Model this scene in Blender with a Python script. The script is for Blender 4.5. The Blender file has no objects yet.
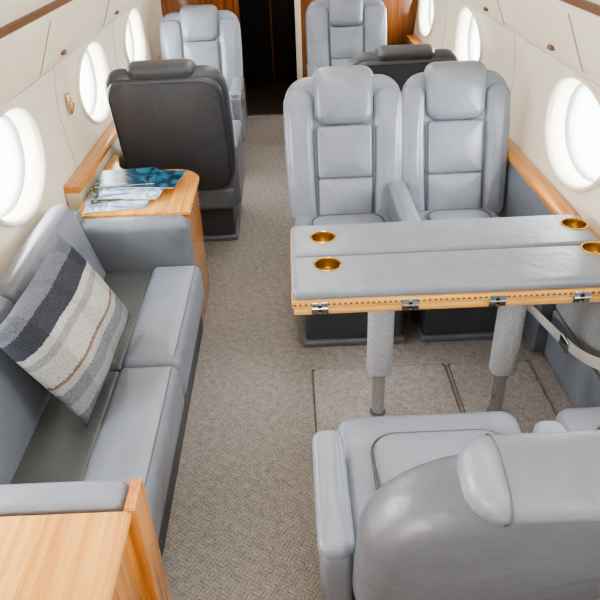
import bpy, bmesh, math
from mathutils import Matrix, Vector, Euler

# ------------------------------------------------------------------ helpers
def lin(c):
    return tuple(((x/255)/12.92 if x/255 <= .04045 else ((x/255+.055)/1.055)**2.4) for x in c)+(1,)

def base_mat(name, col, rough=.5, metal=0, spec=.5):
    m = bpy.data.materials.new(name); m.use_nodes = True
    b = m.node_tree.nodes['Principled BSDF']
    b.inputs['Base Color'].default_value = lin(col)
    b.inputs['Roughness'].default_value = rough
    b.inputs['Metallic'].default_value = metal
    b.inputs['Specular IOR Level'].default_value = spec
    return m, m.node_tree, b

def N(nt, t, **kw):
    n = nt.nodes.new(t)
    for k, v in kw.items(): setattr(n, k, v)
    return n

def coords(nt, scale=(1,1,1), rot=(0,0,0)):
    tc = N(nt,'ShaderNodeTexCoord'); mp = N(nt,'ShaderNodeMapping')
    mp.inputs['Scale'].default_value = scale; mp.inputs['Rotation'].default_value = rot
    nt.links.new(tc.outputs['Object'], mp.inputs['Vector'])
    return mp.outputs['Vector']

def noise(nt, vec, scale, detail=3, dist=0):
    n = N(nt,'ShaderNodeTexNoise'); n.inputs['Scale'].default_value = scale
    n.inputs['Detail'].default_value = detail; n.inputs['Distortion'].default_value = dist
    nt.links.new(vec, n.inputs['Vector']); return n.outputs['Fac']

def ramp(nt, fac, stops, const=False):
    r = N(nt,'ShaderNodeValToRGB'); cr = r.color_ramp
    if const: cr.interpolation = 'CONSTANT'
    while len(cr.elements) < len(stops): cr.elements.new(.5)
    for e,(p,c) in zip(cr.elements, stops):
        e.position = p; e.color = lin(c)
    nt.links.new(fac, r.inputs['Fac']); return r.outputs['Color']

def bump(nt, b, h, strength, dist=.002):
    n = N(nt,'ShaderNodeBump'); n.inputs['Strength'].default_value = strength
    n.inputs['Distance'].default_value = dist
    nt.links.new(h, n.inputs['Height']); nt.links.new(n.outputs['Normal'], b.inputs['Normal'])

def math_n(nt, op, a, b=None):
    n = N(nt,'ShaderNodeMath', operation=op)
    for i,x in enumerate((a,b)):
        if x is None: continue
        if isinstance(x,(int,float)): n.inputs[i].default_value = x
        else: nt.links.new(x, n.inputs[i])
    return n.outputs[0]

def mixc(nt, f, a, b, mode='MIX'):
    n = N(nt,'ShaderNodeMix', data_type='RGBA', blend_type=mode)
    for s,x in ((0,f),(6,a),(7,b)):
        if isinstance(x,(int,float)): n.inputs[s].default_value = x
        elif isinstance(x,tuple): n.inputs[s].default_value = x
        else: nt.links.new(x, n.inputs[s])
    return n.outputs[2]

def leather(name, col, rough=.33):
    m, nt, b = base_mat(name, col, rough, spec=.55)
    v = coords(nt)
    a = noise(nt, v, 7, 4, .8); g = noise(nt, v, 260, 2); w_ = noise(nt, v, 24, 3, 1.5)
    c2 = tuple(int(x*.93) for x in col)
    nt.links.new(ramp(nt, a, [(.3,c2),(.7,col)]), b.inputs['Base Color'])
    h = math_n(nt,'ADD', math_n(nt,'MULTIPLY',a,3.2), math_n(nt,'MULTIPLY',g,.10))
    h = math_n(nt,'ADD', h, math_n(nt,'MULTIPLY',w_,.6))
    bump(nt, b, h, .5, .004)
    return m

def wood(name, c1, c2, axis='Y', rough=.2):
    m, nt, b = base_mat(name, c1, rough)
    s = {'X':(1.0,26,26),'Y':(26,1.0,26),'Z':(26,26,1.0)}[axis]
    v = coords(nt, s)
    a = noise(nt, v, 1.0, 5, 1.4); g = noise(nt, v, 5, 3)
    f = math_n(nt,'ADD', math_n(nt,'MULTIPLY',a,.7), math_n(nt,'MULTIPLY',g,.3))
    nt.links.new(ramp(nt, f, [(.36,c2),(.60,c1)]), b.inputs['Base Color'])
    b.inputs['Coat Weight'].default_value = .5; b.inputs['Coat Roughness'].default_value = .08
    return m

def plain(name, col, rough=.6, n=0.04, metal=0):
    m, nt, b = base_mat(name, col, rough, metal)
    v = coords(nt); a = noise(nt, v, 8, 2)
    c2 = tuple(int(x*(1-n)) for x in col)
    nt.links.new(ramp(nt, a, [(.35,c2),(.65,col)]), b.inputs['Base Color'])
    return m

LG  = leather('leather_light', (131,137,149))
LG2 = leather('leather_mid', (117,122,132))
LD  = leather('leather_dark_and_shaded', (78,80,85), .42)  # dark bases; on seat backs and headrests it is shade painted into the leather
LM  = leather('leather_shell_shaded', (98,102,110), .38)  # same seat leather, back-side shade put into the colour
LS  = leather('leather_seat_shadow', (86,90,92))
PIPE = plain('piping', (88,92,100), .5)
PIPED = plain('piping_dark', (60,60,64), .5)
WOOD = wood('maple_y', (216,150,78),(178,110,46),'Y')
WOODX = wood('maple_x', (232,176,100),(198,134,64),'Y')
WOODZ = wood('maple_z', (214,148,76),(172,104,42),'Z')
WOODE = wood('maple_edge', (232,184,110),(200,142,72),'X')
WOODD = wood('walnut_z', (150,92,48),(108,62,30),'Z')
CREAM = plain('cream_panel', (233,224,206), .5, .02)
CREAM2 = plain('cream_panel_warm', (227,216,194), .45, .03)
SEAM = plain('panel_seam', (150,142,126), .6)
BROWN = plain('brown_strip', (112,78,50), .5)
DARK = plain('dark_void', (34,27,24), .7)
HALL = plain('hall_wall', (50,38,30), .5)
STEEL = plain('chrome', (205,207,210), .12, .02, 1)
GREYP = plain('window_frame_grey', (178,180,182), .5)
BRASS = plain('brass', (236,200,128), .2, .04, 1)
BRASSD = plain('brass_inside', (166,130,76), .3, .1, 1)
BLACK = plain('black_plastic', (25,25,27), .4)
BELT = plain('belt_webbing', (196,194,188), .8)
def inlay():
    m,nt,b=base_mat('inlay',(180,130,70),.3)
    v=coords(nt); ck=N(nt,'ShaderNodeTexChecker'); ck.inputs['Scale'].default_value=1/.009
    ck.inputs['Color1'].default_value=lin((214,166,92)); ck.inputs['Color2'].default_value=lin((104,62,30))
    nt.links.new(v,ck.inputs['Vector']); nt.links.new(ck.outputs['Color'],b.inputs['Base Color']); return m
INLAY=inlay()

def carpet_mat(name, col, lightc, darkc):
    m, nt, b = base_mat(name, col, .95, spec=.1)
    v = coords(nt, (1,1,1), (0,0,math.radians(33)))
    ck = N(nt,'ShaderNodeTexChecker'); ck.inputs['Scale'].default_value = 1/.036
    nt.links.new(v, ck.inputs['Vector'])
    ws = []
    for d in 'XY':
        w = N(nt,'ShaderNodeTexWave', wave_type='BANDS', bands_direction=d)
        w.inputs['Scale'].default_value = .314/.012; w.inputs['Distortion'].default_value = 3.5
        w.inputs['Detail'].default_value = 2; w.inputs['Detail Scale'].default_value = 6
        nt.links.new(v, w.inputs['Vector']); ws.append(w.outputs['Fac'])
    mx = N(nt,'ShaderNodeMix', data_type='FLOAT')
    nt.links.new(ck.outputs['Fac'], mx.inputs[0]); nt.links.new(ws[0], mx.inputs[2]); nt.links.new(ws[1], mx.inputs[3])
    g = noise(nt, v, 150, 4); big = noise(nt, v, 3, 3); mid=noise(nt, v, 38, 3)
    f = math_n(nt,'ADD', math_n(nt,'MULTIPLY',mx.outputs[0],.15), math_n(nt,'MULTIPLY',g,.54))
    f = math_n(nt,'ADD', f, math_n(nt,'MULTIPLY',mid,.31))
    c = ramp(nt, f, [(.28,darkc),(.5,col),(.72,lightc)])
    c = mixc(nt, .25, c, ramp(nt, big, [(.3,(222,218,214)),(.7,(255,255,255))]), 'MULTIPLY')
    nt.links.new(c, b.inputs['Base Color'])
    bump(nt, b, f, .5, .005)
    return m
CARPET = carpet_mat('carpet', (146,141,138), (180,175,171), (106,101,98))
CARPET2 = carpet_mat('carpet_hatch', (153,148,145), (185,181,177), (116,111,108))
def fabric(name,col):
    m, nt, b = base_mat(name, col, .95, spec=.1)
    v = coords(nt); g = noise(nt, v, 180, 3)
    c2 = tuple(int(x*.8) for x in col)
    nt.links.new(ramp(nt, g, [(.3,c2),(.7,col)]), b.inputs['Base Color'])
    bump(nt,b,g,.6,.003); return m
WRAP = fabric('leg_wrap', (186,187,191))
SIDEF = fabric('side_fabric', (172,173,175))

# ------------------------------------------------------------------ mesh tools
def empty(name, loc=(0,0,0), rz=0):
    e = bpy.data.objects.new(name, None); e.location = loc; e.rotation_euler = (0,0,rz)
    e.empty_display_size = .1
    bpy.context.collection.objects.link(e); return e

def mk(name, verts, faces, mat, parent=None, smooth=True, ang=None):
    me = bpy.data.meshes.new(name); me.from_pydata([tuple(v) for v in verts], [], faces)
    me.update()
    if smooth:
        me.polygons.foreach_set('use_smooth',[True]*len(me.polygons))
        if ang: me.set_sharp_from_angle(angle=math.radians(ang))
    o = bpy.data.objects.new(name, me); bpy.context.collection.objects.link(o)
    if mat: me.materials.append(mat)
    if parent: o.parent = parent
    return o

def ring(hw, hh, R, K=6, M=6):
    R = max(min(R, hw-.0005, hh-.0005), .0005)
    pts = []
    cs = [(hw-R,hh-R,0),(-hw+R,hh-R,90),(-hw+R,-hh+R,180),(hw-R,-hh+R,270)]
    for i,(cx,cy,a0) in enumerate(cs):
        arc = [(cx+R*math.cos(math.radians(a0+90*k/K)), cy+R*math.sin(math.radians(a0+90*k/K))) for k in range(K+1)]
        pts += arc
        nx = cs[(i+1)%4]; an = math.radians(nx[2])
        e = (nx[0]+R*math.cos(an), nx[1]+R*math.sin(an)); s = arc[-1]
        for k in range(1,M): pts.append((s[0]+(e[0]-s[0])*k/M, s[1]+(e[1]-s[1])*k/M))
    return pts

def pad(name, plane, size, loc, mat, parent=None, R=.03, r=.02, puff=0, puffb=0, M4=None, warp=None, F=5):
    """soft upholstered pad / rounded panel. size=(p,q,n) in plane coords."""
    w,h,t = size; hw,hh,ht = w/2,h/2,t/2; r = min(r, ht)
    rings = []
    def cap(sign, pf):
        out = []
        for s in (.15,.35,.55,.75,.9,.97):
            b = ring(hw-r, hh-r, max(R-r,.001))
            out.append([(x*s, y*s, sign*(ht+pf*(1-s**2.6))) for x,y in b])
        return out
    rings += cap(1, puff)
    for k in range(F+1):
        ph = math.pi/2*k/F; ins = r*(1-math.sin(ph))
        rings.append([(x,y,ht-r*(1-math.cos(ph))) for x,y in ring(hw-ins,hh-ins,max(R-ins,.001))])
    for k in range(F,-1,-1):
        ph = math.pi/2*k/F; ins = r*(1-math.sin(ph))
        rings.append([(x,y,-ht+r*(1-math.cos(ph))) for x,y in ring(hw-ins,hh-ins,max(R-ins,.001))])
    rings += cap(-1, puffb)[::-1]
    n = len(rings[0]); V = [(0,0,ht+puff)]
    for rg in rings: V += rg
    V.append((0,0,-ht-puffb)); Fc = []
    for j in range(n): Fc.append((0, 1+j, 1+(j+1)%n))
    for i in range(len(rings)-1):
        a = 1+i*n; b = a+n
        for j in range(n): Fc.append((a+j, b+j, b+(j+1)%n, a+(j+1)%n))
    a = 1+(len(rings)-1)*n; L = len(V)-1
    for j in range(n): Fc.append((L, a+(j+1)%n, a+j))
    if warp: V = [warp(*v) for v in V]
    if plane == 'xz': V = [(p,-q2,q) for p,q,q2 in V]
    elif plane == 'yz': V = [(q2,p,q) for p,q,q2 in V]
    V = [Vector(v)+Vector(loc) for v in V]
    if M4 is not None: V = [M4 @ v for v in V]
    return mk(name, V, Fc, mat, parent)

def box(name, lo, hi, mat, parent=None, bev=.004):
    c = [(a+b)/2 for a,b in zip(lo,hi)]; s = [b-a for a,b in zip(lo,hi)]
    return pad(name,'xy',(s[0],s[1],s[2]),c,mat,parent,R=bev,r=bev,F=2)

def lathe(name, prof, loc, mat, parent=None, seg=32, sx=1, sy=1, ang=40):
    V=[];Fc=[]
    for r_,z in prof:
        for k in range(seg):
            a=2*math.pi*k/seg; V.append((loc[0]+r_*sx*math.cos(a),loc[1]+r_*sy*math.sin(a),loc[2]+z))
    for i in range(len(prof)-1):
        for j in range(seg):
            Fc.append((i*seg+j,i*seg+(j+1)%seg,(i+1)*seg+(j+1)%seg,(i+1)*seg+j))
    return mk(name,V,Fc,mat,parent,True,ang)

def tube(name, pts, rad, mat, parent=None, flat=None, cyc=False, poly=False):
    cu = bpy.data.curves.new(name,'CURVE'); cu.dimensions='3D'
    sp = cu.splines.new('NURBS' if (len(pts)>3 and not poly) else 'POLY'); sp.points.add(len(pts)-1)
    for p,c in zip(sp.points,pts): p.co=(*c,1)
    sp.use_endpoint_u=True; sp.use_cyclic_u=cyc
    if flat: cu.extrude=flat; cu.bevel_depth=rad
    else: cu.bevel_depth=rad
    cu.bevel_resolution=2
    o=bpy.data.objects.new(name,cu); bpy.context.collection.objects.link(o)
    cu.materials.append(mat)
    if parent:o.parent=parent
    return o

def sweep_y(name, prof, y0, y1, mat, parent=None, ang=35, closed=True, ny=1):
    V=[];Fc=[];n=len(prof)
    for k in range(ny+1):
        y=y0+(y1-y0)*k/ny
        V+=[(x,y,z) for x,z in prof]
    for k in range(ny):
        for j in range(n if closed else n-1):
            a=k*n+j;b=k*n+(j+1)%n
            Fc.append((a,b,b+n,a+n))
    if closed:
        Fc.append(tuple(range(n))[::-1]); Fc.append(tuple(ny*n+i for i in range(n)))
    o=mk(name,V,Fc,mat,parent,False)
    bm=bmesh.new();bm.from_mesh(o.data);bmesh.ops.recalc_face_normals(bm,faces=bm.faces);bm.to_mesh(o.data);bm.free()
    o.data.polygons.foreach_set('use_smooth',[True]*len(o.data.polygons))
    o.data.set_sharp_from_angle(angle=math.radians(ang))
    return o

def cut(o, cutters, ang=35):
    for c in cutters:
        m=o.modifiers.new('b','BOOLEAN');m.operation='DIFFERENCE';m.object=c;m.solver='EXACT'
    dg=bpy.context.evaluated_depsgraph_get(); dg.update()
    me=bpy.data.meshes.new_from_object(o.evaluated_get(dg))
    o.modifiers.clear(); o.data=me
    me.polygons.foreach_set('use_smooth',[True]*len(me.polygons))
    me.set_sharp_from_angle(angle=math.radians(ang))
    for c in cutters: bpy.data.objects.remove(c)

def smooth_prof(pts, n=6):
    out=[]
    P=[pts[0]]+pts+[pts[-1]]
    for i in range(1,len(P)-2):
        p0,p1,p2,p3=P[i-1],P[i],P[i+1],P[i+2]
        for k in range(n):
            t=k/n
            out.append(tuple(.5*((2*p1[d])+(-p0[d]+p2[d])*t+(2*p0[d]-5*p1[d]+4*p2[d]-p3[d])*t*t+(-p0[d]+3*p1[d]-3*p2[d]+p3[d])*t**3) for d in (0,1)))
    out.append(pts[-1]); return out

# ------------------------------------------------------------------ room shell
Y0,Y1=-2.4,6.0
box('floor',(-1.2,Y0,-.05),(1.2,Y1,0),CARPET,bev=.001)
inner=smooth_prof([(1.076,0),(1.076,.35),(1.078,.66),(1.092,.82),(1.10,.96),(1.09,1.09),(1.076,1.165)])
outer=[(1.18,1.165),(1.2,.8),(1.18,.3),(1.16,0)]
wins={-1:[-1.25,-.05,1.15,2.37,3.62,4.75],1:[-1.4,-.2,1.0,2.46,4.2,5.55]}
for s,nm in ((-1,'left'),(1,'right')):
    w=sweep_y('wall_'+nm,[(s*x,z) for x,z in inner+outer],Y0,Y1,CREAM)
    cs=[]
    for y in wins[s]:
        V=[];seg=48
        for k,(xx,sc) in enumerate(((.98,1.08),(1.08,1.03),(1.12,.97),(1.3,.97))):
            for j in range(seg):
                a=2*math.pi*j/seg
                V.append((s*xx, y+.29*sc*math.cos(a), .95+.19*sc*math.sin(a)))
        Fc=[]
        for k in range(3):
            for j in range(seg): Fc.append((k*seg+j,k*seg+(j+1)%seg,(k+1)*seg+(j+1)%seg,(k+1)*seg+j))
        Fc.append(tuple(range(seg))[::-1]);Fc.append(tuple(3*seg+j for j in range(seg)))
        o=mk('cutter',V,Fc,None,None,False)
        bm=bmesh.new();bm.from_mesh(o.data);bmesh.ops.recalc_face_normals(bm,faces=bm.faces);bm.to_mesh(o.data);bm.free()
        cs.append(o)
    cut(w,cs,30)
    par=empty('trim_'+('1' if s<0 else '2'))
    fr=smooth_prof([(1.078,1.166),(1.05,1.22),(1.005,1.265)],4)+[(1.05,1.30),(1.15,1.25),(1.15,1.166)]
    sweep_y('frieze',[(s*x,z) for x,z in fr],Y0,Y1,CREAM,par)
    over=[(s*x,z) for x,z in [(1.03,1.262),(.985,1.240),(.955,1.252),(.875,1.43),(.87,1.455),(.93,1.5),(1.1,1.36)]]
    sweep_y('overhead_panel',over,Y0,Y1,CREAM2,par)
    sweep_y('brown_strip',[(s*x,z) for x,z in [(.872,1.457),(.86,1.482),(.90,1.50),(.92,1.48)]],Y0,Y1,BROWN,par)
    for y in ([.3,1.3,2.2,3.1,4.0,4.9] if s>0 else [.5,1.5,2.5,3.5,4.5]):
        tube('panel_joint',[(s*.986,y,1.2385),(s*.954,y,1.251),(s*.8735,y,1.431)],.0025,SEAM,par,poly=True)
        box('latch',(s*.945-.012,y+.25,1.262),(s*.945+.012,y+.29,1.278),BROWN,par,.003)
    for y in ([1.75,3.3,4.9] if s>0 else [1.76,3.0,4.2]):
        tube('wall_joint',[(s*x,y,z) for x,z in inner[8:]],.0018,SEAM,par,poly=True)
ceil=smooth_prof([(-.87,1.485),(-.80,1.56),(-.66,1.72),(-.4,1.86),(0,1.93),(.4,1.86),(.66,1.72),(.80,1.56),(.87,1.485)])
ceil=ceil+[(.95,1.52),(.8,1.8),(.4,1.98),(0,2.03),(-.4,1.98),(-.8,1.8),(-.95,1.52)]
sweep_y('ceiling',ceil,Y0,Y1,CREAM)
box('wall_rear',(-1.2,Y0-.06,0),(1.2,Y0,2.05),CREAM)
for s in (-1,1):
    for i,y in enumerate(wins[s]):
        par=empty('window_%d'%(i+1+(0 if s<0 else 6)),(s*1.085,y,.95))
        seg=56
        def wx(z):
            for (x0,z0),(x1,z1) in zip(inner[:-1],inner[1:]):
                if z0<=z<=z1: return x0+(x1-x0)*(z-z0)/(z1-z0+1e-9)
            return 1.076
        for nm,prof,mt in (('bezel',[(1.10,.012),(1.115,-.004),(1.105,-.016),(1.07,-.018),(1.03,-.012),(1.0,.006),(.985,.04)],CREAM),
                        ('pane_frame',[(.99,.062),(.975,.060),(.95,.066),(.92,.074),(.915,.08),(.915,.10)],GREYP)):
            V=[];Fc=[]
            for sc,dx in prof:
                for j in range(seg):
                    a=2*math.pi*j/seg; yy=.29*sc*math.cos(a); zz=.19*sc*math.sin(a)
                    V.append((s*(wx(.95+zz)+dx-1.085),yy,zz))
            for k in range(len(prof)-1):
                for j in range(seg):
                    f=(k*seg+j,k*seg+(j+1)%seg,(k+1)*seg+(j+1)%seg,(k+1)*seg+j)
                    Fc.append(f if s>0 else f[::-1])
            mk(nm,V,Fc,mt,par)

# ledges
def ledge(name,s,y0,y1,side):
    par=empty(name)
    pr=[(s*x,z) for x,z in [(1.074,.66),(1.074,.692),(1.008,.692),(1.0,.685),(1.0,.668),(1.008,.66)]]
    sweep_y('wood_top',pr,y0,y1,WOOD,par)
    pr=[(s*x,z) for x,z in [(1.072,.02),(1.072,.66),(1.012,.66),(1.005,.60),(1.005,.02)]]
    sweep_y('side_panel',pr,y0,y1,side,par)
ledge('side_ledge_left',-1,2.76,5.9,CREAM2)
ledge('side_ledge_right',1,2.26,5.9,LG2)
pn=empty('side_ledge_right_lower')
box('leather_panel',(1.060,-2.3,.26),(1.0755,2.255,.66),SIDEF,pn,.004)
box('lower_panel',(1.052,-2.3,.01),(1.0755,2.255,.25),LG,pn,.006)
box('wood_cap',(1.052,-2.3,.66),(1.0755,2.255,.69),WOOD,pn,.003)

# bulkhead with doorway
bk=empty('wall_front')
box('panel_left',(-1.15,6.0,0),(-.46,6.08,2.0),WOODD,bk)
box('panel_right',(.06,6.0,0),(1.15,6.08,2.0),WOODD,bk)
box('panel_top',(-.46,6.0,1.85),(.06,6.08,2.0),WOODD,bk)
box('jamb_left',(-.48,5.98,0),(-.44,6.10,1.85),WOODD,bk)
box('jamb_right',(.04,5.98,0),(.09,6.10,1.85),CREAM2,bk)
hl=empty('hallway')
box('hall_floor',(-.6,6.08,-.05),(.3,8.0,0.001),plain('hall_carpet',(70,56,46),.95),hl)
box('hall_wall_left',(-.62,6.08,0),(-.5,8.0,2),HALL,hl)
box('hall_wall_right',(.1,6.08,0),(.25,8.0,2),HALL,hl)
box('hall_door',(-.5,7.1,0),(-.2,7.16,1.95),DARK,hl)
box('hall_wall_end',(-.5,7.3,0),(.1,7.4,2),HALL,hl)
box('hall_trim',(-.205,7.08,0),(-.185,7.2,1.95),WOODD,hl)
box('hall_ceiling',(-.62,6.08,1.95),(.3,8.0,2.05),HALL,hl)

# ------------------------------------------------------------------ seats
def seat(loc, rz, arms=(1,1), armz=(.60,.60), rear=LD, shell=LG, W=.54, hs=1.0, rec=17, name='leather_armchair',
         hr=(.28,.26,.11,-.010,0), axo=(0,0), cw=None, cx=0, droop=.0, SR=.11, arml=.50, bol=True, htap=.04, hR=.055):
    e=empty(name,(loc[0],loc[1],0),rz)
    pad('pedestal','xy',(W-.10,.46,.22),(0,-.02,.12),LD,e,R=.02,r=.01)
    pad('pedestal_foot','xy',(W-.07,.50,.03),(0,-.02,.015),LG2,e,R=.02,r=.008)
    pad('seat_pan','xy',(W-.02,.56,.14),(0,-.01,.29),LG2,e,R=.06,r=.03)
    def sw(p,q,n): return (p,q,n-.012*max(0,(q+.1))*2)
    cwid=cw or W-.09
    pad('seat_cushion','xy',(cwid,.56,.13),(cx,-.025,.395),LG,e,R=.05,r=.035,puff=.008,warp=sw)
    pad('seat_insert','xy',(W-.22,.36,.03),(cx*.5,-.02,.462),LG,e,R=.07,r=.012,puff=.014,warp=sw)
    tube('insert_piping',[(x+cx*.5,y-.02,.466) for x,y in ring((W-.21)/2,.185,.075)],.003,PIPE,e,cyc=True,poly=True)
    for i,sg in enumerate((-1,1)):
        if not arms[i]: continue
        aw=.085; az=armz[i]; ax=sg*(W/2-.03+axo[i]); ay=(.50-arml)/2
        pad('armrest_side','yz',(arml,az-.24,aw-.01),(ax,ay,(az+.24)/2-.01),LG2,e,R=.05,r=.02)
        pad('armrest_pad','xy',(aw,arml-.01,.045),(ax,ay,az-.022),LG,e,R=.035,r=.02,puff=.006)
    T=Matrix.Translation((0,.20,.38)) @ Matrix.Rotation(math.radians(-rec),4,'X')@Matrix.Diagonal((1,1,hs,1))
    def dr(p,q):
        k=(q+.34)/.70
        return droop*max(0,k)**2*(abs(p)/(W/2))**2.2
    def sh(p,q,n):
        k=(q+.34)/.70
        return (p*(1-.10*max(0,.35-k)), q-dr(p,q), n+.02*(abs(p)/(W/2))**3)
    def sh2(p,q,n): return (p, q-dr(p,q), n)
    if bol:
        pad('back_shell','xz',(W,.71,.085),(0,.03,.345),shell,e,R=SR,r=.04,puff=0,puffb=.01,M4=T,warp=sh)
        pad('back_shade_panel','xz',(W-.035,.67,.05),(0,.065,.337),rear,e,R=SR-.01,r=.024,puffb=.02,M4=T,warp=sh2)  # added sheet holding the painted shade of the seat's rear
        pts=[T@Vector((x,.092,.337+y-dr(x,y))) for x,y in ring((W-.06)/2,.32,SR-.02)]
        tube('rear_piping',pts,.0025,PIPED,e,cyc=True,poly=True)
    else:
        pad('back_shell','xz',(W,.71,.14),(0,.05,.345),shell,e,R=SR,r=.065,puff=0,puffb=.02,M4=T,warp=sh2,F=8)
    for sg in (-1,1):
        def bw(p,q,n,sg=sg):
            return (p+sg*.012*math.sin((q+.28)*4), q, n)
        bh=.63 if bol else .46
        pad('back_bolster','xz',((W-.28)/2+.008-(0 if bol else .03),bh,.05),(sg*(W/4+.062-(0 if bol else .015)),-.010,.013+bh/2),LG,e,R=.06,r=.025,puff=.012,M4=T,warp=bw)
    pad('back_panel_lower','xz',(.262,.218,.05),(0,-.016,.135),LG,e,R=.018,r=.016,puff=.012,M4=T)
    pad('back_panel_upper','xz',(.262,.24,.05),(0,-.016,.360),LG,e,R=.018,r=.016,puff=.011,M4=T)
    for sg in (-1,1):
        pts=[T@Vector((sg*(.1335+.006*math.sin((q-.05)*4)),-.036,q)) for q in [.03+.055*k for k in range(9)]]
        tube('piping',pts,.003,PIPE,e)
    tube('seam',[T@Vector((x,-.042,.2425)) for x in (-.125,-.05,.05,.125)],.003,PIPE,e)
    def hw(p,q,n):
        k=max(0,q/(hr[1]/2))
        return (p*(1+htap*(q/.12)), q, n*(1+.15*k)-.035*k*k)
    pad('headrest','xz',(hr[0],hr[1],hr[2]),(0,hr[3],.612+hr[4]),LG if rear is not LD or shell is LG else LD,e,R=hR,r=hR-.005,puff=.008,M4=T,warp=hw)
    if not bol:   # stitched side seams of the big headrest
        for sg in (-1,1):
            px=sg*(hr[0]/2-hR+.004); pts=[]
            for n_,q_ in ring(hr[2]/2+.002,hr[1]/2+.002,hR):
                P,Q,Nn=hw(px,q_,n_); pts.append(T@Vector((P,hr[3]-Nn,.612+hr[4]+Q)))
            tube('headrest_seam',pts,.0016,PIPE,e,cyc=True,poly=True)
    return e

HB=(.34,.24,.12,.0,.0)
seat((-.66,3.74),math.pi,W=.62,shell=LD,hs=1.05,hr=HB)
B=seat((-.69,4.85),0,W=.60)
box('placard',(.315,-.20,.48),(.322,-.15,.54),BRASS,B,.002)
seat((.445,5.20),0,W=.64)
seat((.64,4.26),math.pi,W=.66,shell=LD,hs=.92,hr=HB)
seat((.22,2.66),0,armz=(.46,.60),W=.55,hs=1.015,axo=(-.035,0))
seat((.744,2.66),0,arms=(0,0),W=.505,hs=1.015)
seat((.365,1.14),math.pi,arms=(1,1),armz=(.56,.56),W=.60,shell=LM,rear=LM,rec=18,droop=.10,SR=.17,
     hr=(.285,.27,.135,.032,-.014),axo=(0,.060),cw=.54,cx=.025,arml=.40,bol=False,htap=.09,hR=.060)
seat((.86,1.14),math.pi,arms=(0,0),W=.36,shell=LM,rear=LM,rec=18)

# ------------------------------------------------------------------ sofa
sf=empty('sofa')
ya,yb=1.075,2.475
box('base',(-.98,.995,.0),(-.50,2.58,.25),LD,sf,.01)
for y0,y1 in ((ya,(ya+yb)/2-.003),((ya+yb)/2+.003,yb)):
    yc=(y0+y1)/2;L=y1-y0
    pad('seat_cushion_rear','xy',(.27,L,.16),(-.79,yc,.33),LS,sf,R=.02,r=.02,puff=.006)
    pad('seat_cushion_front','xy',(.215,L,.20),(-.558,yc,.335),LG,sf,R=.03,r=.045,puff=.008)
    tube('seat_seam',[(-.475,y0+.02,.428),(-.472,yc-.2,.428),(-.472,yc+.2,.428),(-.475,y1-.02,.428)],.0025,PIPE,sf)
    T=Matrix.Translation((-.86,yc,.40)) @ Matrix.Rotation(math.radians(-14),4,'Y')
    pad('back_cushion','yz',(L,.40,.11),(-.055,0,.17),LG2,sf,R=.05,r=.045,puff=.012,M4=T)
pad('armrest','xz',(.50,.40,.11),(-.74,2.535,.425),LG2,sf,R=.045,r=.04,puff=.008)
pad('armrest','xz',(.54,.40,.085),(-.72,1.035,.43),LG,sf,R=.03,r=.02,puff=.003)
box('back_frame',(-.995,.995,.25),(-.955,2.58,.66),LG2,sf,.01)

# pillow
def plaid():
    m,nt,b=base_mat('plaid_wool',(150,148,145),.95,spec=.1)
    tc=N(nt,'ShaderNodeTexCoord');sx=N(nt,'ShaderNodeSeparateXYZ');nt.links.new(tc.outputs['Object'],sx.inputs[0])
    hz=math_n(nt,'ADD',math_n(nt,'MULTIPLY',sx.outputs['Z'],1/.40),.5)
    xx=math_n(nt,'ADD',math_n(nt,'MULTIPLY',sx.outputs['X'],1/.56),.5)
    g=noise(nt,tc.outputs['Object'],200,3)
    hz=math_n(nt,'ADD',hz,math_n(nt,'MULTIPLY',math_n(nt,'SUBTRACT',g,.5),.03))
    c=ramp(nt,hz,[(0,(122,124,130)),(.10,(158,160,164)),(.20,(132,134,140)),(.31,(178,178,177)),(.37,(140,118,102)),(.395,(188,187,184)),(.58,(154,155,158)),(.64,(190,189,187)),(.70,(72,75,84)),(.87,(118,123,134))],True)
    c2=ramp(nt,xx,[(0,(185,187,192)),(.18,(255,255,255)),(.45,(226,224,224)),(.52,(255,255,255)),(.80,(190,192,198))],True)
    c=mixc(nt,.4,c,c2,'MULTIPLY')
    c=mixc(nt,.55,c,ramp(nt,g,[(.3,(130,130,130)),(.7,(255,255,255))]),'MULTIPLY')
    nt.links.new(c,b.inputs['Base Color']);bump(nt,b,g,.8,.004);return m
def pillow():
    V=[];Fc=[];n=26;w,h,t=.56,.40,.085
    for sg in (1,-1):
        for i in range(n+1):
            for j in range(n+1):
                u=-1+2*i/n;v=-1+2*j/n
                px=u*(1-.09*(1-v*v)*abs(u)**3); pz=v*(1-.09*(1-u*u)*abs(v)**3)
                th=((1-u*u)*(1-v*v))**.42
                wr=.006*math.sin(7*u+3*v)*th
                V.append((px*w/2,-sg*(t*th+wr),pz*h/2))
    m=(n+1)**2
    for s0 in (0,m):
        for i in range(n):
            for j in range(n):
                a=s0+i*(n+1)+j
                f=(a,a+n+1,a+n+2,a+1)
                Fc.append(f if s0==0 else f[::-1])
    o=mk('throw_pillow',V,Fc,plaid())
    bm=bmesh.new();bm.from_mesh(o.data);bmesh.ops.remove_doubles(bm,verts=bm.verts,dist=.0005);bm.to_mesh(o.data);bm.free()
    X=Vector((.05,1,.06)).normalized()
    Z=Vector((-.15,.10,.30)); Z=(Z-X*Z.dot(X)).normalized()
    Yv=Z.cross(X)
    M=Matrix((X,Yv,Z)).transposed().to_4x4(); M.translation=Vector((-.762,1.715,.645))
    o.matrix_world=M
pillow()

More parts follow.
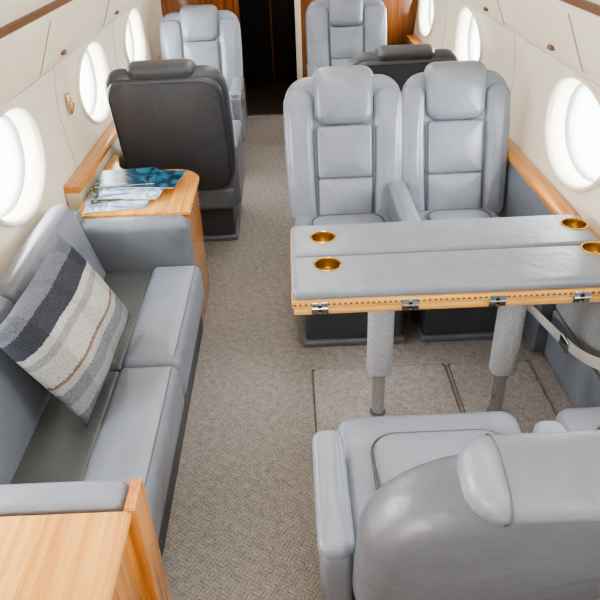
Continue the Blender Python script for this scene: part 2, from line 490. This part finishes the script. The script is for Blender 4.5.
# ------------------------------------------------------------------ cabinets
cb=empty('side_cabinet')
def poly_slab(name,pts,z0,z1,mat,par,bev=.006):
    bm=bmesh.new();vs=[bm.verts.new((x,y,z0)) for x,y in pts];f=bm.faces.new(vs)
    r=bmesh.ops.extrude_face_region(bm,geom=[f]);
    for v in r['geom']:
        if isinstance(v,bmesh.types.BMVert): v.co.z=z1
    bmesh.ops.recalc_face_normals(bm,faces=bm.faces)
    ed=[e for e in bm.edges if abs(e.verts[0].co.z-e.verts[1].co.z)<1e-6]
    bmesh.ops.bevel(bm,geom=ed,offset=bev,segments=3,affect='EDGES')
    me=bpy.data.meshes.new(name);bm.to_mesh(me);bm.free()
    me.polygons.foreach_set('use_smooth',[True]*len(me.polygons));me.set_sharp_from_angle(angle=math.radians(35))
    me.materials.append(mat);o=bpy.data.objects.new(name,me);bpy.context.collection.objects.link(o);o.parent=par
    return o
def arc(cx,cy,r,a0,a1,n=10): return [(cx+r*math.cos(math.radians(a0+(a1-a0)*k/n)),cy+r*math.sin(math.radians(a0+(a1-a0)*k/n))) for k in range(n+1)]
top=[(-.996,2.60),(-.49,2.60)]+arc(-.63,2.97,.14,0,90)+arc(-.80,3.25,.14,270,200,6)+[(-.97,3.36),(-.996,3.36)]
poly_slab('top',top,.60,.625,WOODX,cb)
body=[(-.996,2.61),(-.505,2.61)]+arc(-.64,2.96,.135,0,90)+[(-.996,3.095)]
poly_slab('body',body,.0,.60,WOODZ,cb)
cn=empty('side_cabinet.001')
poly_slab('top',[(-1.07,-.6),(-.43,-.6),(-.43,.985),(-1.07,.985)],.595,.62,WOODX,cn)
poly_slab('body',[(-1.07,-.6),(-.445,-.6),(-.445,.985),(-1.07,.985)],0,.595,WOODZ,cn)
poly_slab('end_panel',[(-.446,.98),(-.420,.98),(-.420,1.075),(-.446,1.075)],0,.625,WOODZ,cn,.004)

# magazines
def cover(name,c):
    m,nt,b=base_mat(name,(200,200,200),.25)
    v=coords(nt,(1,1,1));a=noise(nt,v,9,4,1.5)
    nt.links.new(ramp(nt,a,c),b.inputs['Base Color']);return m
c1=cover('cover_teal',[(.3,(10,18,34)),(.45,(20,56,88)),(.55,(46,104,124)),(.66,(16,30,38))])
c2=cover('cover_blue',[(.35,(235,240,245)),(.5,(90,140,190)),(.62,(240,244,248)),(.75,(40,70,110))])
c3=cover('cover_dark',[(.3,(20,20,24)),(.5,(70,80,70)),(.65,(160,170,160))])
PAPER=plain('paper',(238,236,230),.6)
mg=empty('magazines')
z=.6255
for i,(x,y,a,c) in enumerate([(-.835,2.725,8,c2),(-.815,2.76,-10,c2),(-.83,2.80,16,c3),(-.77,2.80,-6,c2),(-.80,2.86,12,c2),(-.70,2.89,-8,c1),(-.82,2.91,4,c1)]):
    M=Matrix.Translation((x,y,z+.003)) @ Matrix.Rotation(math.radians(a),4,'Z')
    pad('pages','xy',(.275,.205,.004),(0,0,0),PAPER,mg,R=.002,r=.001,M4=M,F=1)
    pad('cover','xy',(.28,.21,.0012),(0,0,.0028),c,mg,R=.002,r=.0005,M4=M,F=1)
    z+=.0068

# ------------------------------------------------------------------ table
tb=empty('folding_table')
xl,xr,yf,yn=-.050,1.04,1.715,2.20
o1=box('leaf_lower',(xl+.006,yf+.004,.638),(xr,yn-.004,.662),WOODE,tb,.003)
o2=box('leaf_upper',(xl,yf,.666),(xr,yn,.692),WOODE,tb,.003)
box('inlay_strip',(xl+.004,yf-.0012,.6735),(xr-.004,yf+.002,.6815),INLAY,tb,.0008)
ym=1.955
pa=pad('leather_pad','xy',(xr-xl-.006,ym-yf-.006,.04),((xl+xr)/2,(ym+yf)/2,.709),LG,tb,R=.02,r=.018,puff=.002)
pb=pad('leather_pad','xy',(xr-xl-.006,yn-ym-.006,.04),((xl+xr)/2,(ym+yn)/2,.709),LG,tb,R=.02,r=.018,puff=.002)
cups=[(.07,2.08,pb),(.075,1.88,pa),(.99,2.10,pb),(.99,1.91,pa)]
for p in (pa,pb,o2):
    cs=[]
    for x,y,q in cups:
        if q is p or p is o2:
            c=lathe('c',[(.0001,-.05),(.044,-.05),(.044,.06),(.0001,.06)],(x,y,.70),None,None,32)
            bm=bmesh.new();bm.from_mesh(c.data);bmesh.ops.remove_doubles(bm,verts=bm.verts,dist=.0005);bmesh.ops.recalc_face_normals(bm,faces=bm.faces);bm.to_mesh(c.data);bm.free()
            cs.append(c)
    cut(p,cs,40)
for x,y,_ in cups:
    lathe('cup_holder_ring',[(.0415,-.004),(.042,.001),(.045,.003),(.0485,.001),(.049,-.003)],(x,y,.731),BRASS,tb)
    lathe('cup_holder_well',[(.0001,-.036),(.034,-.036),(.039,-.031),(.042,.0),(.043,.0),(.043,-.038)],(x,y,.731),BRASSD,tb)
for x in (.04,.33,.61,.88):
    for dx in (-.015,.015):
        box('hinge_leaf',(x+dx-.012,yf-.003,.644),(x+dx+.012,yf+.003,.686),STEEL,tb,.002)
    tube('hinge_pin',[(x-.026,yf-.005,.664),(x+.026,yf-.005,.664)],.004,STEEL,tb)
    box('hinge_latch',(x-.006,yf-.007,.654),(x+.006,yf-.002,.676),BLACK,tb,.001)
for x,y in ((.27,1.93),(.735,1.90)):
    pad('leg_wrap','xy',(.095,.085,.41),(x,y,.425),WRAP,tb,R=.035,r=.012)
    lathe('leg_tube',[(.025,0),(.025,.24)],(x,y,.0),STEEL,tb)
    lathe('leg_ring',[(.025,0),(.031,0),(.031,.02),(.025,.02)],(x,y,.205),STEEL,tb)
    lathe('leg_base',[(.032,.008),(.032,.013),(.026,.016)],(x,y,0),PIPE,tb)

# floor hatches
for k,(a,b,c,d) in enumerate(((.02,1.58,.60,2.22),(.62,1.58,.97,2.22))):
    fh=empty('floor_hatch')
    pad('panel','xy',(c-a,d-b,.008),((a+c)/2,(b+d)/2,.004),CARPET2,fh,R=.02,r=.004)
    tube('edge_strip',[(a,b,.004),(c,b,.004),(c,d,.004),(a,d,.004)],.003,PIPED,fh,cyc=True,poly=True)

# seat belt strap on right side
bl=empty('seat_belt')
tube('webbing',[(1.0,2.50,.15),(.995,2.39,.19),(.99,2.2,.235),(.985,2.0,.285),(.99,1.78,.34),(1.01,1.68,.40)],.0015,BELT,bl,flat=.020)
box('buckle',(.975,1.92,.27),(.988,1.99,.32),STEEL,bl,.004)

# wall hardware
h=empty('wall_latch')
x,y,z=-1.086,3.12,.97
box('plate',(x-.004,y-.015,z-.05),(x+.006,y+.015,z+.05),BRASS,h,.003)
tube('handle',[(x,y,z-.04),(x+.025,y,z-.03),(x+.025,y,z+.03),(x,y,z+.04)],.004,BRASS,h)

# ------------------------------------------------------------------ lights
def area(name,loc,rot,sx,sy,power,col=(1,1,1)):
    l=bpy.data.lights.new(name,'AREA');l.shape='RECTANGLE';l.size=sx;l.size_y=sy;l.energy=power;l.color=col
    o=bpy.data.objects.new(name,l);o.location=loc;o.rotation_euler=rot;bpy.context.collection.objects.link(o);return o
for y in (-1.4,-.1,1.2,2.5,3.8,5.1):
    area('ceiling_fill',(0,y,1.885),(0,0,0),.4,1.2,7.2,(1,.975,.935))  # added fill light for the cabin, no fitting in view
for s in (-1,1):
    for y in wins[s]:
        area('window_daylight',(s*1.5,y,1.05),(0,math.radians(90)*s,0),.9,1.0,76,(.97,.985,1))
area('hall_lamp',(-.2,6.8,1.9),(0,0,0),.3,.3,.5,(1,.85,.65))
w=bpy.data.worlds.new('World');bpy.context.scene.world=w;w.use_nodes=True
w.node_tree.nodes['Background'].inputs[0].default_value=(.88,.95,1,1)
w.node_tree.nodes['Background'].inputs[1].default_value=7
try: bpy.context.scene.view_settings.look='AgX - Medium High Contrast'
except Exception as ex: print(ex)

# ------------------------------------------------------------------ camera
p=math.radians(32.7);r=math.radians(2.5)
R_=Vector((1,0,0));U_=Vector((0,math.sin(p),math.cos(p)));F_=Vector((0,math.cos(p),-math.sin(p)))
cx=math.cos(r)*R_-math.sin(r)*U_; cy=math.sin(r)*R_+math.cos(r)*U_
M=Matrix((cx,cy,-F_)).transposed().to_4x4();M.translation=Vector((-.023,0,1.8))
cam=bpy.data.cameras.new('camera');cam.sensor_width=36;cam.lens=642/600*36;cam.clip_start=.02
co=bpy.data.objects.new('camera',cam);bpy.context.collection.objects.link(co);co.matrix_world=M
bpy.context.scene.camera=co
